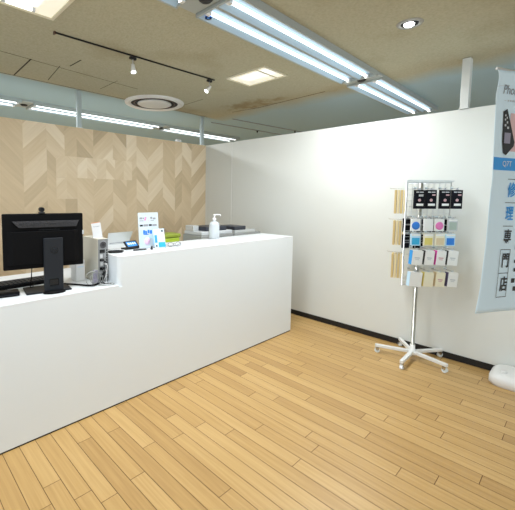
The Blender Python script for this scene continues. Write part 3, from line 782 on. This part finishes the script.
# rows 4 and 5: deeper boxes, leaning a little
R4 = [(-.112,.095,'boxwhite','sky','deep white box with sky blue side in the fourth rack row',None),(-.014,.086,'boxwhite','ink','white box with dark side, second in the fourth rack row',None),(.080,.086,'boxwhite','magenta','white box with magenta side and pink print, fourth rack row','rose'),(.175,.092,'boxwhite','ink','white box at the right end of the fourth rack row',None)]
R5 = [(-.125,.108,'boxwhite','palesky','plain white box at the left of the bottom rack row',None),(-.021,.088,'boxcream','yellow','cream box second in the bottom rack row',None),(.074,.084,'boxcream','tan','pale cream box with reddish print in the bottom rack row','rose'),(.175,.090,'boxwhite','purple','white box with dark purple side, right of the bottom rack row',None)]
for row, z0, h, items in ((4,.878,.118,R4),(5,.700,.118,R5)):
    for i, (x, wd, body, side, lb, pr) in enumerate(items):
        x += .010*(row == 5); hook(0, x-.018, z0+h+.012, .10)
        deco = [('small_text', pr or 'lgrey','r',-.26,.46,.24,.54),('small_text', pr or 'lgrey','r',-.18,.36,.18,.41)]
        if row == 5 and i < 2: deco = []
        package(0, x-.018, z0, z0+h, wd-.008, .042, -.082, body, lb, 'white and cream boxes in the lower rows', side=side, deco=deco, tilt=math.radians(4.5))
# left face: thin sandy packs stacked outwards on one hook per row, seen on edge
for row, z0, z1, nm in ((0,1.283,1.490,'upper'),(1,1.005,1.218,'middle'),(2,.71,.925,'lower')):
    hook(1, -.03, z1+.012, .125)
    for j in range(4):
        lb = f'{["innermost","second innermost","second outermost","outermost"][j]} sandy edged pack in the {nm} side stack of the rack'
        deco = [('edge_print','boxcream','r',-.3,.15,.3,.85)]
        package(1, -.03-.003*(j%2), z0, z1, .10, .018, -.012-.0235*j, 'sand' if j % 2 else 'sand2', lb, 'sandy packs on the left side of the rack', deco=deco, name='hanging_pack', tilt=math.radians(.5*(j-1)))
# dark packs hung inside the rack behind its front wires
for row, z0, xs_ in (('upper',1.135,(-.145,-.05,.045,.14)),('lower',1.00,(-.145,-.05))):
    for i, x in enumerate(xs_):
        hook(0, x, z0+.128, -.045)
        package(0, x, z0, z0+.115, .082, .012, .026, 'boxblack', f'dark pack inside the rack behind its front wires, {row} row, {["first","second","third","fourth"][i]} from the left', 'dark packs inside the rack', deco=[('small_text','grey','r',-.3,.5,.3,.6)], name='hanging_pack')

# ------------------------------------------------------------------ banner
bd = math.radians(-21.5); BU = Vector((math.cos(bd), math.sin(bd), 0)); BN = Vector((math.sin(bd), -math.cos(bd), 0))   # BN points to the viewer
BO = Vector((3.008,.462,0))
LE = [(2.285,.0),(2.262,-.006),(2.235,.012),(2.20,.020),(2.13,.006),(2.09,-.004),(2.02,.002),(1.90,.003),(1.69,.004),(1.56,.004),(1.36,-.020),(1.16,-.045),(1.10,-.054),(.98,-.075),(.84,-.097),(.76,-.115),(.68,-.138),(.655,-.142)]
def le(z):
    for (z1, u1), (z2, u2) in zip(LE, LE[1:]):
        if z2 <= z <= z1: return u1+(u2-u1)*(z1-z)/(z1-z2)
    return LE[-1][1] if z < .7 else LE[0][1]
BWID = .60
def bpt(s_, z, off=0):
    """s_: distance from the left edge along the cloth"""
    l = le(z); f_ = s_/BWID; u = l*(1-f_)+BWID*f_
    wave = .012*math.sin(5*f_+z*2.2)*(1-f_*.6)+.03*max(0,(1.4-z))*(1-f_)
    zz = z-.10*s_*max(0,(2.262-z)/1.6)**3
    return BO+BU*u+BN*(wave+off)+Vector((0,0,zz))
bb = (BO+BU*.60); t = thing('banner', (bb.x,bb.y,.0), 'tall pale blue shop banner with vertical blue and black lettering on a white floor weight', 'banner')
inv = Matrix.Translation(-t.location)
q = bmesh.new(); NU, NV = 24, 60; grid = []
for j in range(NV+1):
    z = 2.262-(2.262-.668)*j/NV
    grid.append([q.verts.new(bpt(BWID*i/NU, z)) for i in range(NU+1)])
for j in range(NV):
    for i in range(NU): q.faces.new((grid[j][i],grid[j][i+1],grid[j+1][i+1],grid[j+1][i]))
bmesh.ops.recalc_face_normals(q, faces=q.faces)
bmesh.ops.solidify(q, geom=q.faces[:], thickness=.0012)
m_ = MB(); m_.add(q, inv, True); m_.build('cloth', 'banner', t)
m_ = MB(); p0, p1 = bpt(-.006,2.262), bpt(.6,2.262); m_.cyl(p0,p1,.009,12); m_.b.transform(inv); m_.build('top_rod', 'white', t)
m_ = MB(); m_.tube([bpt(.0,2.15,.003), bpt(.02,2.155,.004), bpt(.05,2.16,.003)], .0012, smooth_steps=0); m_.b.transform(inv); m_.build('stitch_loop', 'lgrey', t)
def on_banner(bm_, s0, z0, sx=1, sz=1, off=.0035, shear=0):
    for v in bm_.verts:
        x, y, d = v.co
        v.co = bpt(s0+x*sx+y*shear, z0+y*sz, off+d)
    return bm_
def brect(name, m, rects, off=.0035):
    q = MB()
    for (a, z0, b_, z1) in rects:
        t2 = bmesh.new(); nx, nz = max(2,int((b_-a)/.03)), max(2,int((z1-z0)/.03))
        g = [[t2.verts.new(bpt(a+(b_-a)*i/nx, z0+(z1-z0)*j/nz, off)) for i in range(nx+1)] for j in range(nz+1)]
        for j in range(nz):
            for i in range(nx): t2.faces.new((g[j][i],g[j][i+1],g[j+1][i+1],g[j+1][i]))
        q.add(t2)
    q.b.transform(inv); return q.build(name, m, t)
def btext(name, s_, size, cx_, cz_, m, sx=1, sz=1, bold=False, off=.0045):
    tm = text_mesh(s_, size, .0004, bold); on_banner(tm, cx_, cz_, sx, sz, off)
    q = MB(); q.add(tm, inv); return q.build(name, m, t)
btext('heading', 'Phone', .085, .142, 2.135, 'grey', .78, 1)
brect('subheading', 'lgrey', [(.110+i*.022,2.062,.110+i*.022+.015,2.073) for i in range(9)]+[(.08,2.066,.102,2.069)])
# printed phone in a hand
ph = brect('printed_hand', 'skin', [(.15,1.74,.40,1.99)])
q = MB(); t2 = bmesh.new()
pts = [(.075,1.905),(.115,1.935),(.130,1.90),(.185,1.72),(.178,1.705),(.145,1.690),(.105,1.705),(.090,1.74)]
pts = [(.078,1.995),(.112,2.015),(.150,1.93),(.205,1.80),(.200,1.775),(.130,1.712),(.100,1.725),(.085,1.80)]
t2.faces.new([t2.verts.new(bpt(a, z, .005)) for a, z in pts]); q.add(t2); q.b.transform(inv); q.build('printed_phone', 'ink', t)
brect('phone_apps', 'lgrey', [(.092,1.965,.104,1.977),(.108,1.95,.119,1.963),(.092,1.938,.104,1.950),(.112,1.92,.126,1.934),(.094,1.900,.110,1.915),(.120,1.885,.138,1.90)], .0065)
brect('phone_glare', 'lilac', [(.10,1.79,.160,1.86)], .0065)
brect('blue_band', 'sky', [(.002,1.612,.597,1.695)], .0035)
btext('band_text', 'Q7T', .05, .148, 1.655, 'paper', 1, 1, off=.006)
chars = [('修','sky'),('理','sky'),('専','ink'),('門','ink'),('店','ink')]
zc = 1.555; zs = .158; cxs = .225
for i, (ch, mm) in enumerate(chars):
    z = zc-zs*(i+.5)
    btext('lettering', ch, .125, cxs-.0+.004*i, z, mm, .64, .84, True, .0055)
lines = []
for i in range(6):
    z = zc-zs*i; lines.append((cxs-.052,z-.002,cxs+.052,z+.002))
lines += [(cxs-.054,zc-5*zs,cxs-.050,zc-4*zs),(cxs+.050,zc-5*zs,cxs+.054,zc-3*zs),(cxs-.054,zc-4*zs,cxs-.050,zc-3*zs)]
for l_ in lines: brect('frame_line', 'ink', [l_], .005)
for q_ in [(.245,1.47,.30,1.50),(.235,1.345,.31,1.375),(.25,1.23,.30,1.25),(.24,1.08,.275,1.11),(.245,.99,.32,1.01),(.25,.93,.29,.955),(.235,.855,.27,.885),(.26,.80,.33,.83)]: brect('large_stroke', 'ink', [(q_[0]+.085,q_[1],q_[2]+.085,q_[3])])
# pole and weighted base belong to the banner stand
m_ = MB(); m_.cyl((0,0,.095),(0,0,2.28),.0125,14); m_.build('pole', 'white', t)

bpt_ = []
def rr(hx, hy, r, n=6):
    o = []
    for cx_, cy_, a in ((hx-r,hy-r,0),(-hx+r,hy-r,90),(-hx+r,-hy+r,180),(hx-r,-hy+r,270)): o += rc(cx_,cy_,r,a,a+90,n)
    return o
q = bmesh.new(); rings = []
for (s_, z) in ((.94,.006),(1.0,.014),(1.0,.060),(.97,.068),(.90,.085),(.80,.094)):
    rings.append([q.verts.new((x*s_,y*s_,z)) for x, y in rr(.150,.235,.07)])
low = [q.verts.new((x*.94,y*.94,0)) for x, y in rr(.150,.235,.07)]; rings = [low]+rings
for a, c_ in zip(rings, rings[1:]):
    n = len(a)
    for i in range(n): q.faces.new((a[i],a[(i+1)%n],c_[(i+1)%n],c_[i]))
q.faces.new(rings[-1]); q.faces.new(rings[0][::-1]); bmesh.ops.recalc_face_normals(q, faces=q.faces)
m_ = MB(); OFF = Matrix.Translation((-.008,-.006,0)); m_.add(q, OFF, True); tank = m_.build('base_tank', 'white', t)
MB().lathe([(0,.094),(.03,.094),(.028,.108),(.018,.112),(.018,.118),(0,.118)], 24, OFF @ Matrix.Translation((.008,.006,0))).build('socket', 'white', tank)
MB().lathe([(0,.092),(.022,.092),(.022,.104),(0,.106)], 20, OFF @ Matrix.Translation((-.06,.15,0))).build('filler_cap', 'white', tank)

# ------------------------------------------------------------------ light & camera
EN = {'tube_glow': 1}
for o in bpy.data.objects:
    if o.type == 'LIGHT':
        o.data.energy *= 19
wd = bpy.data.worlds.new('hall_ambient_fill'); S.world = wd; wd.use_nodes = True  # even cool world light, added as ambient fill for the room
bg = wd.node_tree.nodes['Background']; bg.inputs['Color'].default_value = (.82,.92,1,1); bg.inputs['Strength'].default_value = 1.15

cam = bpy.data.cameras.new('camera'); co = bpy.data.objects.new('camera', cam); COL.objects.link(co)
cam.sensor_width = 36; cam.sensor_fit = 'HORIZONTAL'; cam.lens = 358/515*36
cam.shift_x = (257.5-204)/515; cam.shift_y = -(255-223)/515; cam.clip_start = .05
Rw = Matrix(((0.7357678709844839,0.042465849896928635,-0.6759010960336506),(-0.6771539250973215,0.06146010196701118,-0.7332702213996521),(0.010402007125997658,0.9972057498123122,0.07397628531505618)))
co.matrix_world = Matrix.Translation((0,0,1.415)) @ Rw.to_4x4()
S.camera = co
S.view_settings.view_transform = 'Standard'; S.view_settings.look = 'None'; S.view_settings.gamma = 1
S.view_settings.use_curve_mapping = False; S.view_settings.exposure = .10
